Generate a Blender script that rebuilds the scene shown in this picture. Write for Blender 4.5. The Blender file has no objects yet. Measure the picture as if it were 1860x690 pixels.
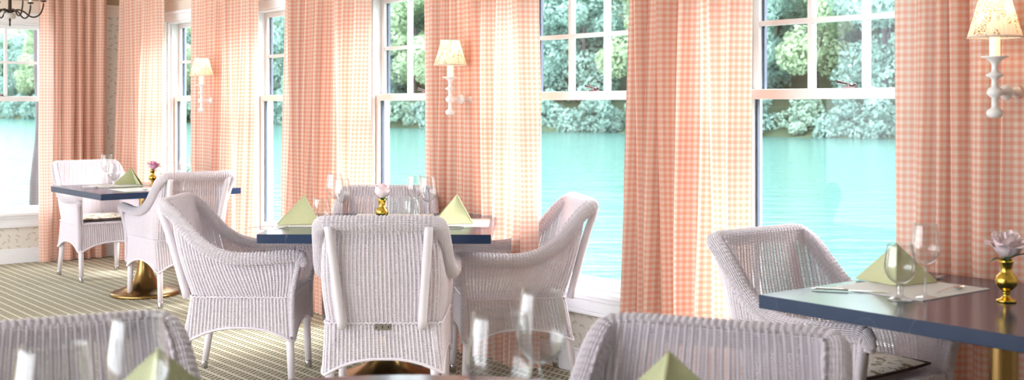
import bpy, math, random
import numpy as np
from mathutils import Vector, Matrix
PI = math.pi
rng = np.random.default_rng(7)
random.seed(7)
sc = bpy.context.scene
COL = sc.collection

# ------------------------------------------------------------------ camera, world, light, exposure
W, H, F_PX, EYE = 1860, 690, 2190.0, 1.33
HORIZON = 188.0
cam_d = bpy.data.cameras.new('camera')
cam = bpy.data.objects.new('camera', cam_d)
COL.objects.link(cam)
cam.location = (0, 0, EYE)
cam.rotation_euler = (PI / 2, 0, 0)
cam_d.sensor_width = 36.0
cam_d.lens = 36.0 * F_PX / W
cam_d.shift_y = -(H / 2 - HORIZON) / W
cam_d.clip_start = 0.05
cam_d.clip_end = 2000
cam_d.dof.use_dof = True
cam_d.dof.focus_distance = 6.4
cam_d.dof.aperture_fstop = 4.2
sc.camera = cam

world = bpy.data.worlds.new('world')
sc.world = world
world.use_nodes = True
wb = world.node_tree.nodes['Background']
wb.inputs['Color'].default_value = (0.93, 0.96, 1.0, 1)
wb.inputs['Strength'].default_value = 3.0

sun_d = bpy.data.lights.new('sun', 'SUN')
sun = bpy.data.objects.new('sun', sun_d)
COL.objects.link(sun)
sun_d.energy = 7.5            # hazy sun over the lake, low contrast
sun_d.angle = math.radians(38)
sun_d.color = (1.0, 0.97, 0.95)
# it shines in through the window wall, a little from the right
_a = math.radians(38.3)
_t = Vector((-math.cos(_a) * 0.85 - math.sin(_a) * 0.45, -math.sin(_a) * 0.85 + math.cos(_a) * 0.45, -0.75))
sun.rotation_euler = _t.to_track_quat('-Z', 'Y').to_euler()

sc.view_settings.view_transform = 'Standard'
sc.view_settings.look = 'None'
sc.view_settings.gamma = 1.0
sc.view_settings.use_curve_mapping = False
sc.view_settings.exposure = 1.14
sc.cycles.use_denoising = True
sc.cycles.max_bounces = 12
sc.cycles.transparent_max_bounces = 32
sc.cycles.sample_clamp_indirect = 6.0

# room frame: local x runs along the window wall (rightwards), local y points out through it
TH = math.radians(38.3)
E = np.array([math.sin(TH), -math.cos(TH)])
N = np.array([math.cos(TH), math.sin(TH)])
ROOM_ROT = TH - PI / 2
def R2W(s, d, z=0.0):
    p = s * E + d * N
    return (float(p[0]), float(p[1]), float(z))
def px_s(px, d):
    u = (px - W / 2) / F_PX
    z = d / (N[0] * u + N[1])
    return z * (E[0] * u + E[1])

# ------------------------------------------------------------------ material helpers
def srgb(r, g, b):
    f = lambda c: (c / 255 / 12.92) if c / 255 <= 0.04045 else ((c / 255 + 0.055) / 1.055) ** 2.4
    return (f(r), f(g), f(b), 1.0)

class NT:
    def __init__(self, name):
        self.m = bpy.data.materials.new(name)
        self.m.use_nodes = True
        self.t = self.m.node_tree
        self.t.nodes.clear()
        self.out = self.t.nodes.new('ShaderNodeOutputMaterial')
    def n(self, kind, **kw):
        nd = self.t.nodes.new(kind)
        for k, v in kw.items():
            setattr(nd, k, v)
        return nd
    def l(self, a, b):
        self.t.links.new(a, b)
    def setin(self, sock, v):
        if isinstance(v, bpy.types.NodeSocket):
            self.l(v, sock)
        else:
            sock.default_value = v
    def math(self, op, a, b=None, c=None):
        nd = self.n('ShaderNodeMath', operation=op)
        self.setin(nd.inputs[0], a)
        if b is not None: self.setin(nd.inputs[1], b)
        if c is not None: self.setin(nd.inputs[2], c)
        return nd.outputs[0]
    def mix(self, fac, a, b):
        nd = self.n('ShaderNodeMix', data_type='RGBA')
        self.setin(nd.inputs[0], fac)
        self.setin(nd.inputs[6], a)
        self.setin(nd.inputs[7], b)
        return nd.outputs[2]
    def sep(self, v):
        nd = self.n('ShaderNodeSeparateXYZ')
        self.l(v, nd.inputs[0])
        return nd.outputs
    def comb(self, x, y, z=0.0):
        nd = self.n('ShaderNodeCombineXYZ')
        self.setin(nd.inputs[0], x); self.setin(nd.inputs[1], y); self.setin(nd.inputs[2], z)
        return nd.outputs[0]
    def obj(self):
        return self.n('ShaderNodeTexCoord').outputs['Object']
    def uv(self):
        return self.n('ShaderNodeTexCoord').outputs['UV']
    def noise(self, vec, scale, detail=2.0, rough=0.5):
        nd = self.n('ShaderNodeTexNoise')
        if vec is not None: self.l(vec, nd.inputs['Vector'])
        nd.inputs['Scale'].default_value = scale
        nd.inputs['Detail'].default_value = detail
        nd.inputs['Roughness'].default_value = rough
        return nd.outputs['Fac']
    def ramp(self, fac, stops):
        nd = self.n('ShaderNodeValToRGB')
        self.l(fac, nd.inputs[0])
        el = nd.color_ramp.elements
        while len(el) < len(stops): el.new(0.5)
        for e, (p, c) in zip(el, stops):
            e.position = p; e.color = c
        return nd.outputs[0]
    def bump(self, h, strength=0.3, dist=0.01):
        nd = self.n('ShaderNodeBump')
        self.l(h, nd.inputs['Height'])
        nd.inputs['Strength'].default_value = strength
        nd.inputs['Distance'].default_value = dist
        return nd.outputs[0]
    def principled(self, color, rough=0.5, metal=0.0, normal=None, **kw):
        p = self.n('ShaderNodeBsdfPrincipled')
        self.setin(p.inputs['Base Color'], color)
        self.setin(p.inputs['Roughness'], rough)
        p.inputs['Metallic'].default_value = metal
        if normal is not None: self.l(normal, p.inputs['Normal'])
        for k, v in kw.items():
            self.setin(p.inputs[k], v)
        return p.outputs[0]
    def done(self, sh):
        self.l(sh, self.out.inputs['Surface'])
        return self.m

MAT = {}
def plain(name, color, rough=0.5, metal=0.0, nscale=20, var=0.06, bump=0.0, **kw):
    t = NT(name)
    o = t.obj()
    f = t.noise(o, nscale, 3)
    c2 = tuple(max(0, c * (1 - var * 2)) for c in color[:3]) + (1,)
    c1 = tuple(min(1, c * (1 + var)) for c in color[:3]) + (1,)
    col = t.mix(f, c2, c1)
    nm = t.bump(f, bump, 0.01) if bump else None
    MAT[name] = t.done(t.principled(col, rough, metal, nm, **kw))
    return MAT[name]

plain('white_paint', (0.82, 0.83, 0.84, 1), 0.35, var=0.015)
plain('wicker', (0.80, 0.73, 0.79, 1), 0.42, nscale=60, var=0.05, bump=0.1)
plain('wicker_pole', (0.81, 0.75, 0.80, 1), 0.3, nscale=14, var=0.04)
plain('steel', (0.55, 0.55, 0.56, 1), 0.25, 1.0, nscale=30)
plain('silver', (0.78, 0.76, 0.75, 1), 0.15, 1.0, nscale=30, var=0.03)
plain('brass', (0.36, 0.225, 0.085, 1), 0.27, 1.0, nscale=9, var=0.08)
plain('bright_brass', (0.72, 0.47, 0.08, 1), 0.12, 1.0, nscale=20, var=0.05)
plain('placemat', (0.74, 0.73, 0.71, 1), 0.7, nscale=240, var=0.05, bump=0.15)
plain('napkin', (0.57, 0.58, 0.34, 1), 0.8, nscale=90, var=0.05, bump=0.08)
plain('stem_green', srgb(72, 108, 44), 0.5, nscale=40, var=0.1)
plain('leaf_green', srgb(60, 104, 42), 0.4, nscale=40, var=0.15)
plain('pulltab', srgb(158, 150, 140), 0.35, 0.8, nscale=60)
plain('dark_iron', srgb(58, 40, 30), 0.4, 0.5, nscale=20)
plain('cup_grey', srgb(190, 184, 178), 0.4, nscale=20)
plain('lock_metal', srgb(120, 104, 104), 0.3, 0.8, nscale=20)
plain('sconce_white', (0.85, 0.82, 0.80, 1), 0.4, nscale=20, var=0.01)
plain('spacer', srgb(78, 86, 108), 0.6)
plain('ceiling_paint', (0.80, 0.78, 0.75, 1), 0.7, var=0.02)
plain('cornice_tan', srgb(168, 140, 112), 0.6, var=0.05)
plain('frieze_paint', srgb(226, 212, 198), 0.6, var=0.015)
plain('bark', srgb(98, 88, 92), 0.9, nscale=6, var=0.2, bump=0.5)
plain('bank_earth', srgb(70, 86, 62), 0.9, nscale=0.4, var=0.2)

def rose_mat():
    t = NT('rose_petal')
    f = t.noise(t.obj(), 30, 2)
    col = t.mix(f, srgb(240, 214, 220), srgb(250, 232, 232))
    MAT['rose'] = t.done(t.principled(col, 0.5, **{'Subsurface Weight': 0.15, 'Subsurface Radius': (0.01, 0.006, 0.006)}))
    t = NT('rose_petal_pink')
    f = t.noise(t.obj(), 30, 2)
    col = t.mix(f, srgb(224, 150, 190), srgb(244, 190, 214))
    MAT['rose_pink'] = t.done(t.principled(col, 0.5))
rose_mat()

def stone_mat():
    t = NT('slate_stone')
    o = t.obj()
    f = t.noise(o, 5, 4, 0.6)
    base = t.mix(f, (0.014, 0.030, 0.075, 1), (0.028, 0.052, 0.115, 1))
    nz = t.noise(o, 2.2, 3, 0.55)
    v = t.math('ABSOLUTE', t.math('SUBTRACT', nz, 0.5))
    vein = t.math('LESS_THAN', v, 0.0003)
    msk = t.math('GREATER_THAN', t.noise(o, 3.1, 1), 0.52)
    col = t.mix(t.math('MULTIPLY', t.math('MULTIPLY', vein, msk), 0.2), base, (0.45, 0.46, 0.5, 1))
    MAT['stone'] = t.done(t.principled(col, 0.16, 0, None, **{'IOR': 1.42}))
stone_mat()

def gingham_mat():
    t = NT('gingham_cloth')
    x, y, _ = t.sep(t.uv())
    p = 0.0255
    def band(c):
        f = t.math('FRACT', t.math('DIVIDE', c, p))
        d = t.math('ABSOLUTE', t.math('SUBTRACT', f, 0.5))
        nd = t.n('ShaderNodeMapRange')
        t.l(d, nd.inputs[0])
        nd.inputs[1].default_value = 0.21; nd.inputs[2].default_value = 0.29
        return nd.outputs[0]
    s = t.math('MULTIPLY', t.math('ADD', band(x), band(y)), 0.5)
    col = t.ramp(s, [(0.0, (0.88, 0.76, 0.67, 1)), (0.5, (0.85, 0.54, 0.42, 1)), (1.0, (0.82, 0.37, 0.245, 1))])
    weave = t.noise(t.uv(), 300, 1)
    nm = t.bump(weave, 0.05, 0.002)
    dif = t.n('ShaderNodeBsdfDiffuse')
    t.l(col, dif.inputs[0]); t.l(nm, dif.inputs['Normal'])
    tr = t.n('ShaderNodeBsdfTranslucent')
    t.l(t.mix(0.5, col, (0.95, 0.86, 0.84, 1)), tr.inputs[0])
    mx = t.n('ShaderNodeMixShader')
    mx.inputs[0].default_value = 0.42
    t.l(dif.outputs[0], mx.inputs[1]); t.l(tr.outputs[0], mx.inputs[2])
    MAT['gingham'] = t.done(mx.outputs[0])
gingham_mat()

def wallpaper_mat():
    t = NT('sprig_wallpaper')
    x, y, z = t.sep(t.obj())
    k = 1 / 0.064
    p = t.comb(t.math('MULTIPLY', t.math('ADD', x, y), k), t.math('MULTIPLY', z, k * 1.15))
    v = t.n('ShaderNodeTexVoronoi', voronoi_dimensions='2D')
    v.inputs['Scale'].default_value = 1.0
    v.inputs['Randomness'].default_value = 0.55
    t.l(p, v.inputs['Vector'])
    sub = t.n('ShaderNodeVectorMath', operation='SUBTRACT')
    t.l(p, sub.inputs[0]); t.l(v.outputs['Position'], sub.inputs[1])
    lx, ly, _ = t.sep(sub.outputs[0])
    sc_ = t.n('ShaderNodeSeparateColor'); t.l(v.outputs['Color'], sc_.inputs[0])
    a = t.math('MULTIPLY_ADD', sc_.outputs[0], 2.6, -1.5)
    ca, sa = t.math('COSINE', a), t.math('SINE', a)
    rx = t.math('ADD', t.math('MULTIPLY', lx, ca), t.math('MULTIPLY', ly, sa))
    ry = t.math('SUBTRACT', t.math('MULTIPLY', ly, ca), t.math('MULTIPLY', lx, sa))
    yy = t.math('ADD', ry, 0.5)
    rad = t.math('SQRT', t.math('ADD', t.math('MULTIPLY', rx, rx), t.math('MULTIPLY', yy, yy)))
    def arc(r, w, off, half):
        q1 = t.math('LESS_THAN', t.math('ABSOLUTE', t.math('SUBTRACT', rad, r)), w)
        q2 = t.math('LESS_THAN', t.math('ABSOLUTE', t.math('ADD', rx, off)), half)
        return t.math('MULTIPLY', q1, q2)
    m = t.math('MAXIMUM', arc(0.46, 0.019, 0.0, 0.30), arc(0.57, 0.019, 0.07, 0.27))
    col = t.mix(m, srgb(220, 214, 204), srgb(136, 128, 88))
    MAT['wallpaper'] = t.done(t.principled(col, 0.7))
wallpaper_mat()

def carpet_mat():
    t = NT('striped_carpet')
    x, y, z = t.sep(t.obj())
    wob = t.math('MULTIPLY', t.math('SUBTRACT', t.noise(t.obj(), 60, 2), 0.5), 0.006)
    yy = t.math('ADD', y, wob)
    P = 0.070
    f = t.math('FRACT', t.math('DIVIDE', yy, P))
    line = t.math('LESS_THAN', f, 0.24)
    row = t.math('DIVIDE', yy, P / 4.0)
    rowi = t.math('FLOOR', row)
    rf = t.math('FRACT', row)
    dx = t.math('FRACT', t.math('ADD', t.math('DIVIDE', x, 0.036), t.math('MULTIPLY', rowi, 0.37)))
    dash = t.math('MULTIPLY', t.math('LESS_THAN', dx, 0.62), t.math('LESS_THAN', rf, 0.58))
    band = t.mix(dash, srgb(190, 184, 160), srgb(62, 54, 40))
    col = t.mix(line, band, srgb(208, 200, 180))
    g = t.noise(t.obj(), 160, 2)
    col = t.mix(t.math('MULTIPLY', g, 0.2), col, srgb(120, 112, 92))
    h = t.math('ADD', t.math('MULTIPLY', g, 0.6), t.math('MULTIPLY', line, 0.5))
    MAT['carpet'] = t.done(t.principled(col, 0.95, 0, t.bump(h, 0.5, 0.004)))
carpet_mat()

def shade_mat():
    t = NT('sprig_lampshade')
    x, y, _ = t.sep(t.uv())
    p = t.comb(t.math('MULTIPLY', x, 70.0), t.math('MULTIPLY', y, 22.0))
    v = t.n('ShaderNodeTexVoronoi', voronoi_dimensions='2D'); v.inputs['Scale'].default_value = 1.0
    t.l(p, v.inputs['Vector'])
    dots = t.math('LESS_THAN', v.outputs['Distance'], 0.34)
    area = t.math('GREATER_THAN', t.noise(t.comb(t.math('MULTIPLY', x, 16.0), t.math('MULTIPLY', y, 2.2)), 1.0, 1), 0.50)
    trim = t.math('MAXIMUM', t.math('LESS_THAN', y, 0.045), t.math('GREATER_THAN', y, 0.955))
    m = t.math('MULTIPLY', dots, area)
    col = t.mix(m, srgb(248, 226, 208), srgb(138, 122, 56))
    col = t.mix(t.math('MULTIPLY', trim, 0.6), col, srgb(206, 198, 190))
    d = t.n('ShaderNodeBsdfDiffuse'); t.l(col, d.inputs[0])
    tr = t.n('ShaderNodeBsdfTranslucent'); t.l(col, tr.inputs[0])
    mx = t.n('ShaderNodeMixShader'); mx.inputs[0].default_value = 0.4
    t.l(d.outputs[0], mx.inputs[1]); t.l(tr.outputs[0], mx.inputs[2])
    MAT['shade'] = t.done(mx.outputs[0])
    t = NT('candle_glow')
    col = t.mix(t.noise(t.obj(), 10), srgb(255, 226, 190), srgb(255, 236, 206))
    MAT['candle'] = t.done(t.principled(col, 0.5, **{'Emission Color': (1.0, 0.62, 0.33, 1), 'Emission Strength': 0.5}))
    t = NT('bulb_glow')
    em = t.n('ShaderNodeEmission'); em.inputs[0].default_value = (1.0, 0.72, 0.42, 1); em.inputs[1].default_value = 6.0
    MAT['bulb'] = t.done(em.outputs[0])
shade_mat()

def cushion_mat():
    t = NT('floral_cushion')
    o = t.obj()
    a = t.noise(o, 22, 3, 0.6)
    b = t.noise(o, 34, 2, 0.6)
    col = t.mix(t.math('GREATER_THAN', a, 0.56), srgb(226, 216, 204), srgb(150, 120, 92))
    col = t.mix(t.math('GREATER_THAN', b, 0.62), col, srgb(120, 124, 84))
    MAT['cushion'] = t.done(t.principled(col, 0.8))
    plain('cushion_edge', srgb(70, 50, 44), 0.8)
cushion_mat()

def glass_mats():
    for key, base in (('bowl_glass', 0.045), ('stem_glass', 0.14)):
        t = NT('thin_' + key)
        g = t.n('ShaderNodeBsdfGlossy'); g.inputs['Roughness'].default_value = 0.02
        tr = t.n('ShaderNodeBsdfTransparent'); tr.inputs[0].default_value = (0.98, 0.985, 0.985, 1)
        lw = t.n('ShaderNodeLayerWeight'); lw.inputs['Blend'].default_value = 0.5
        fac = t.math('MULTIPLY_ADD', t.math('POWER', lw.outputs['Facing'], 2.4), 0.62, base)
        mx = t.n('ShaderNodeMixShader')
        t.l(t.math('ADD', fac, t.math('MULTIPLY', t.noise(t.obj(), 8), 0.02)), mx.inputs[0]); t.l(tr.outputs[0], mx.inputs[1]); t.l(g.outputs[0], mx.inputs[2])
        MAT[key] = t.done(mx.outputs[0])
    t = NT('window_glass')
    g = t.n('ShaderNodeBsdfGlossy'); g.inputs['Roughness'].default_value = 0.01
    tr = t.n('ShaderNodeBsdfTransparent')
    t.l(t.mix(t.noise(t.obj(), 2), (0.95, 0.985, 0.98, 1), (0.97, 0.995, 0.99, 1)), tr.inputs[0])
    mx = t.n('ShaderNodeMixShader'); mx.inputs[0].default_value = 0.02
    t.l(tr.outputs[0], mx.inputs[1]); t.l(g.outputs[0], mx.inputs[2])
    MAT['pane'] = t.done(mx.outputs[0])
glass_mats()

def outdoor_mats():
    t = NT('lake_water')
    o = t.obj()
    mp = t.n('ShaderNodeMapping'); t.l(o, mp.inputs[0]); mp.inputs['Scale'].default_value = (0.35, 1.0, 1)
    a = t.noise(mp.outputs[0], 1.1, 4, 0.6)
    col = t.mix(t.noise(mp.outputs[0], 0.05, 3), (0.055, 0.132, 0.124, 1), (0.068, 0.156, 0.146, 1))
    MAT['water'] = t.done(t.principled(col, 0.12, 0, t.bump(a, 0.35, 0.3), **{'IOR': 1.33, 'Specular IOR Level': 0.035}))
    for i, (c1, c2) in enumerate([((0.20, 0.33, 0.27, 1), (0.54, 0.70, 0.58, 1)),
                                  ((0.18, 0.32, 0.29, 1), (0.46, 0.63, 0.57, 1)),
                                  ((0.26, 0.38, 0.25, 1), (0.64, 0.75, 0.52, 1))]):
        t = NT('tree_foliage_%d' % i)
        f = t.noise(t.obj(), 0.9, 4, 0.75)
        col = t.ramp(f, [(0.3, c1), (0.7, c2)])  # patchy leaf highlights and pale haze are put into these colours
        d = t.n('ShaderNodeBsdfDiffuse'); t.l(col, d.inputs[0])
        tr = t.n('ShaderNodeBsdfTranslucent'); t.l(col, tr.inputs[0])
        mx = t.n('ShaderNodeMixShader'); mx.inputs[0].default_value = 0.3
        t.l(d.outputs[0], mx.inputs[1]); t.l(tr.outputs[0], mx.inputs[2])
        MAT['foliage%d' % i] = t.done(mx.outputs[0])
outdoor_mats()

# ------------------------------------------------------------------ mesh helpers
class MB:
    """collects quads and triangles into one mesh"""
    def __init__(self):
        self.v = []; self.f = []; self.n = 0; self.uv = None
    def add(self, verts, faces):
        verts = np.asarray(verts, float)
        b = self.n
        self.v.append(verts)
        if isinstance(faces, np.ndarray): self.f.extend((faces + b).tolist())
        else: self.f.extend([tuple(int(i) + b for i in q) for q in faces])
        self.n += len(verts)
    def box(self, x0, x1, y0, y1, z0, z1):
        v = [(x, y, z) for z in (z0, z1) for y in (y0, y1) for x in (x0, x1)]
        self.add(v, [(0, 2, 3, 1), (4, 5, 7, 6), (0, 1, 5, 4), (2, 6, 7, 3), (0, 4, 6, 2), (1, 3, 7, 5)])
    def tube(self, pts, r, seg=8, flat=None, caps=True, ref=None, closed=False):
        """pts (n,3); r scalar or per point; flat=(a,b) elliptical radii along ref normals / binormal"""
        pts = np.asarray(pts, float); n = len(pts)
        T = np.gradient(pts, axis=0)
        if closed:
            T = np.roll(pts, -1, 0) - np.roll(pts, 1, 0)
        T /= np.linalg.norm(T, axis=1, keepdims=True) + 1e-12
        if ref is None:
            up = np.array([0, 0, 1.0])
            if abs(T[:, 2]).mean() > 0.8: up = np.array([1.0, 0, 0])
            Nn = np.cross(np.tile(up, (n, 1)), T)
        else:
            Nn = np.asarray(ref, float)
            Nn = Nn - (Nn * T).sum(1, keepdims=True) * T
        Nn /= np.linalg.norm(Nn, axis=1, keepdims=True) + 1e-12
        B = np.cross(T, Nn)
        ang = np.arange(seg) * 2 * PI / seg
        if flat is None:
            ra = rb = np.broadcast_to(np.asarray(r, float), (n,))
        else:
            ra = np.broadcast_to(np.asarray(flat[0], float), (n,)); rb = np.broadcast_to(np.asarray(flat[1], float), (n,))
        V = pts[:, None, :] + (ra[:, None] * np.cos(ang))[:, :, None] * Nn[:, None, :] + (rb[:, None] * np.sin(ang))[:, :, None] * B[:, None, :]
        i = np.arange(n if closed else n - 1)[:, None]; j = (i + 1) % n
        k = np.arange(seg)[None, :]; k2 = (k + 1) % seg
        fs = np.stack([i * seg + k, i * seg + k2, j * seg + k2, j * seg + k], -1).reshape(-1, 4)
        b = self.n
        self.add(V.reshape(-1, 3), fs)
        if caps and not closed:
            self.f.append([b + q for q in range(seg)][::-1]); self.f.append([b + (n - 1) * seg + q for q in range(seg)])
    def lathe(self, prof, seg=32, c=(0, 0, 0)):
        prof = np.asarray(prof, float); n = len(prof)
        a = np.arange(seg) * 2 * PI / seg
        V = np.stack([prof[:, None, 0] * np.cos(a), prof[:, None, 0] * np.sin(a), np.repeat(prof[:, 1:2], seg, 1)], -1) + np.array(c)
        fs = []
        for i in range(n - 1):
            for k in range(seg):
                k2 = (k + 1) % seg
                fs.append((i * seg + k, i * seg + k2, (i + 1) * seg + k2, (i + 1) * seg + k))
        self.add(V.reshape(-1, 3), fs)
    def grid(self, P):
        P = np.asarray(P, float); a, b = P.shape[:2]
        fs = [(i * b + j, i * b + j + 1, (i + 1) * b + j + 1, (i + 1) * b + j) for i in range(a - 1) for j in range(b - 1)]
        self.add(P.reshape(-1, 3), fs)
    def mesh(self, name, mat, smooth=True, uv=None):
        me = bpy.data.meshes.new(name)
        me.from_pydata(np.concatenate(self.v).tolist(), [], self.f)
        if uv is not None:
            lay = me.uv_layers.new(name='UVMap')
            idx = np.empty(len(me.loops), dtype=np.int32)
            me.loops.foreach_get('vertex_index', idx)
            lay.data.foreach_set('uv', np.asarray(uv, np.float32)[idx].ravel())
        if smooth:
            me.polygons.foreach_set('use_smooth', [True] * len(me.polygons))
        me.materials.append(MAT[mat] if isinstance(mat, str) else mat)
        me.update()
        return me
    def build(self, name, mat, parent=None, smooth=True, uv=None, bevel=0, **kw):
        return link(name, self.mesh(name, mat, smooth, uv), parent, bevel=bevel, **kw)

def link(name, me, parent=None, loc=None, rotz=None, bevel=0):
    o = bpy.data.objects.new(name, me)
    COL.objects.link(o)
    if parent is not None: o.parent = parent
    if loc is not None: o.location = loc
    if rotz is not None: o.rotation_euler = (0, 0, rotz)
    if bevel:
        b = o.modifiers.new('bevel', 'BEVEL'); b.width = bevel; b.segments = 2; b.limit_method = 'ANGLE'
    return o
def tag(o, label, cat, group=None, kind=None):
    o['label'] = label; o['category'] = cat
    if group: o['group'] = group
    if kind: o['kind'] = kind
    return o
def thing(name, label, cat, loc=(0, 0, 0), rotz=0.0, group=None):
    o = link(name, None, None, loc, rotz)
    o.empty_display_size = 0.05
    return tag(o, label, cat, group)
def structure(o):
    o['kind'] = 'structure'
    return o
def copy_tree(o, parent=None):
    c = o.copy(); COL.objects.link(c); c.parent = parent
    for ch in list(o.children):
        copy_tree(ch, c)
    return c
def resample(pts, n):
    """smooth Catmull-Rom resample to n points of equal arc length"""
    pts = np.asarray(pts, float)
    P = np.vstack([2 * pts[0] - pts[1], pts, 2 * pts[-1] - pts[-2]])
    out = []
    for i in range(1, len(P) - 2):
        for t in np.linspace(0, 1, 24, endpoint=False):
            p0, p1, p2, p3 = P[i - 1:i + 3]
            out.append(0.5 * ((2 * p1) + (p2 - p0) * t + (2 * p0 - 5 * p1 + 4 * p2 - p3) * t * t + (3 * p1 - p0 - 3 * p2 + p3) * t ** 3))
    out.append(pts[-1]); out = np.array(out)
    d = np.r_[0, np.cumsum(np.linalg.norm(np.diff(out, axis=0), axis=1))]
    s = np.linspace(0, d[-1], n)
    return np.stack([np.interp(s, d, out[:, k]) for k in range(out.shape[1])], 1)
# ------------------------------------------------------------------ room shell
D_WALL = 3.96          # inner face of the window wall
S_LEFT = -10.45        # inner face of the left wall
S_END, D_BACK, CEIL = 2.2, -2.2, 2.65
LEFT_ROT = TH
OPEN_HW, Z_SILL, Z_HEAD = 0.445, 0.40, 2.005
WIN_S = [-9.19, -7.62, -6.03, -4.53, -3.02]     # window centres along the window wall
WIN_LEFT = [2.80]                                # window centre on the left wall

m = MB(); m.box(S_LEFT - 0.16, S_END, -3.0, D_WALL + 0.16, -0.12, 0)
structure(m.build('floor', 'carpet', smooth=False, rotz=ROOM_ROT))
m = MB(); m.box(S_LEFT - 0.16, S_END, D_BACK, D_WALL + 0.16, CEIL, CEIL + 0.12)
structure(m.build('ceiling', 'ceiling_paint', smooth=False, rotz=ROOM_ROT))

def wall(name, x0, x1, y, centres, rot, mat='wallpaper', thick=0.16):
    m = MB()
    m.box(x0, x1, y, y + thick, 0, Z_SILL)
    m.box(x0, x1, y, y + thick, Z_HEAD, CEIL)
    xs = [x0] + [v for c in centres for v in (c - OPEN_HW, c + OPEN_HW)] + [x1]
    for a, b in zip(xs[::2], xs[1::2]):
        m.box(a, b, y, y + thick, Z_SILL, Z_HEAD)
    return structure(m.build(name, mat, smooth=False, rotz=rot))
wall('wall_back', S_LEFT, S_END, D_WALL, WIN_S, ROOM_ROT)
m = MB(); m.box(S_END, S_END + 0.16, D_BACK, D_WALL + 0.16, 0, CEIL)
structure(m.build('light_block_right', 'wallpaper', smooth=False, rotz=ROOM_ROT))  # unseen wall added to keep open-side light off the foreground chairs
m = MB(); m.box(-1.4, S_END + 0.16, D_BACK - 0.16, D_BACK, 0, CEIL)
structure(m.build('light_block_front', 'wallpaper', smooth=False, rotz=ROOM_ROT))  # unseen partial wall added behind the camera, shades the foreground chairs
wall('wall_left', D_BACK, D_WALL + 0.16, -S_LEFT, WIN_LEFT, LEFT_ROT)

def baseboard(name, x0, x1, y, rot):
    m = MB(); m.box(x0, x1, y - 0.018, y, 0, 0.105); m.box(x0, x1, y - 0.012, y, 0.105, 0.122)
    structure(m.build(name, 'white_paint', smooth=False, rotz=rot, bevel=0.003))
baseboard('baseboard_back', S_LEFT, S_END, D_WALL, ROOM_ROT)
baseboard('baseboard_left', D_BACK, D_WALL - 0.018, -S_LEFT, LEFT_ROT)
def trims(k, x0, x1, y, rot):
    m = MB(); m.box(x0, x1, y - 0.012, y, 2.085, 2.19); m.box(x0, x1, y - 0.024, y, 2.165, 2.19)
    structure(m.build('trim_%d' % k, 'frieze_paint', smooth=False, rotz=rot, bevel=0.003))
    m = MB(); m.box(x0, x1, y - 0.035, y, 2.19, 2.30)
    structure(m.build('trim_%d' % (k + 1), 'cornice_tan', smooth=False, rotz=rot, bevel=0.004))
trims(1, S_LEFT, S_END, D_WALL, ROOM_ROT)
trims(3, D_BACK, D_WALL - 0.035, -S_LEFT, LEFT_ROT)

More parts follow.
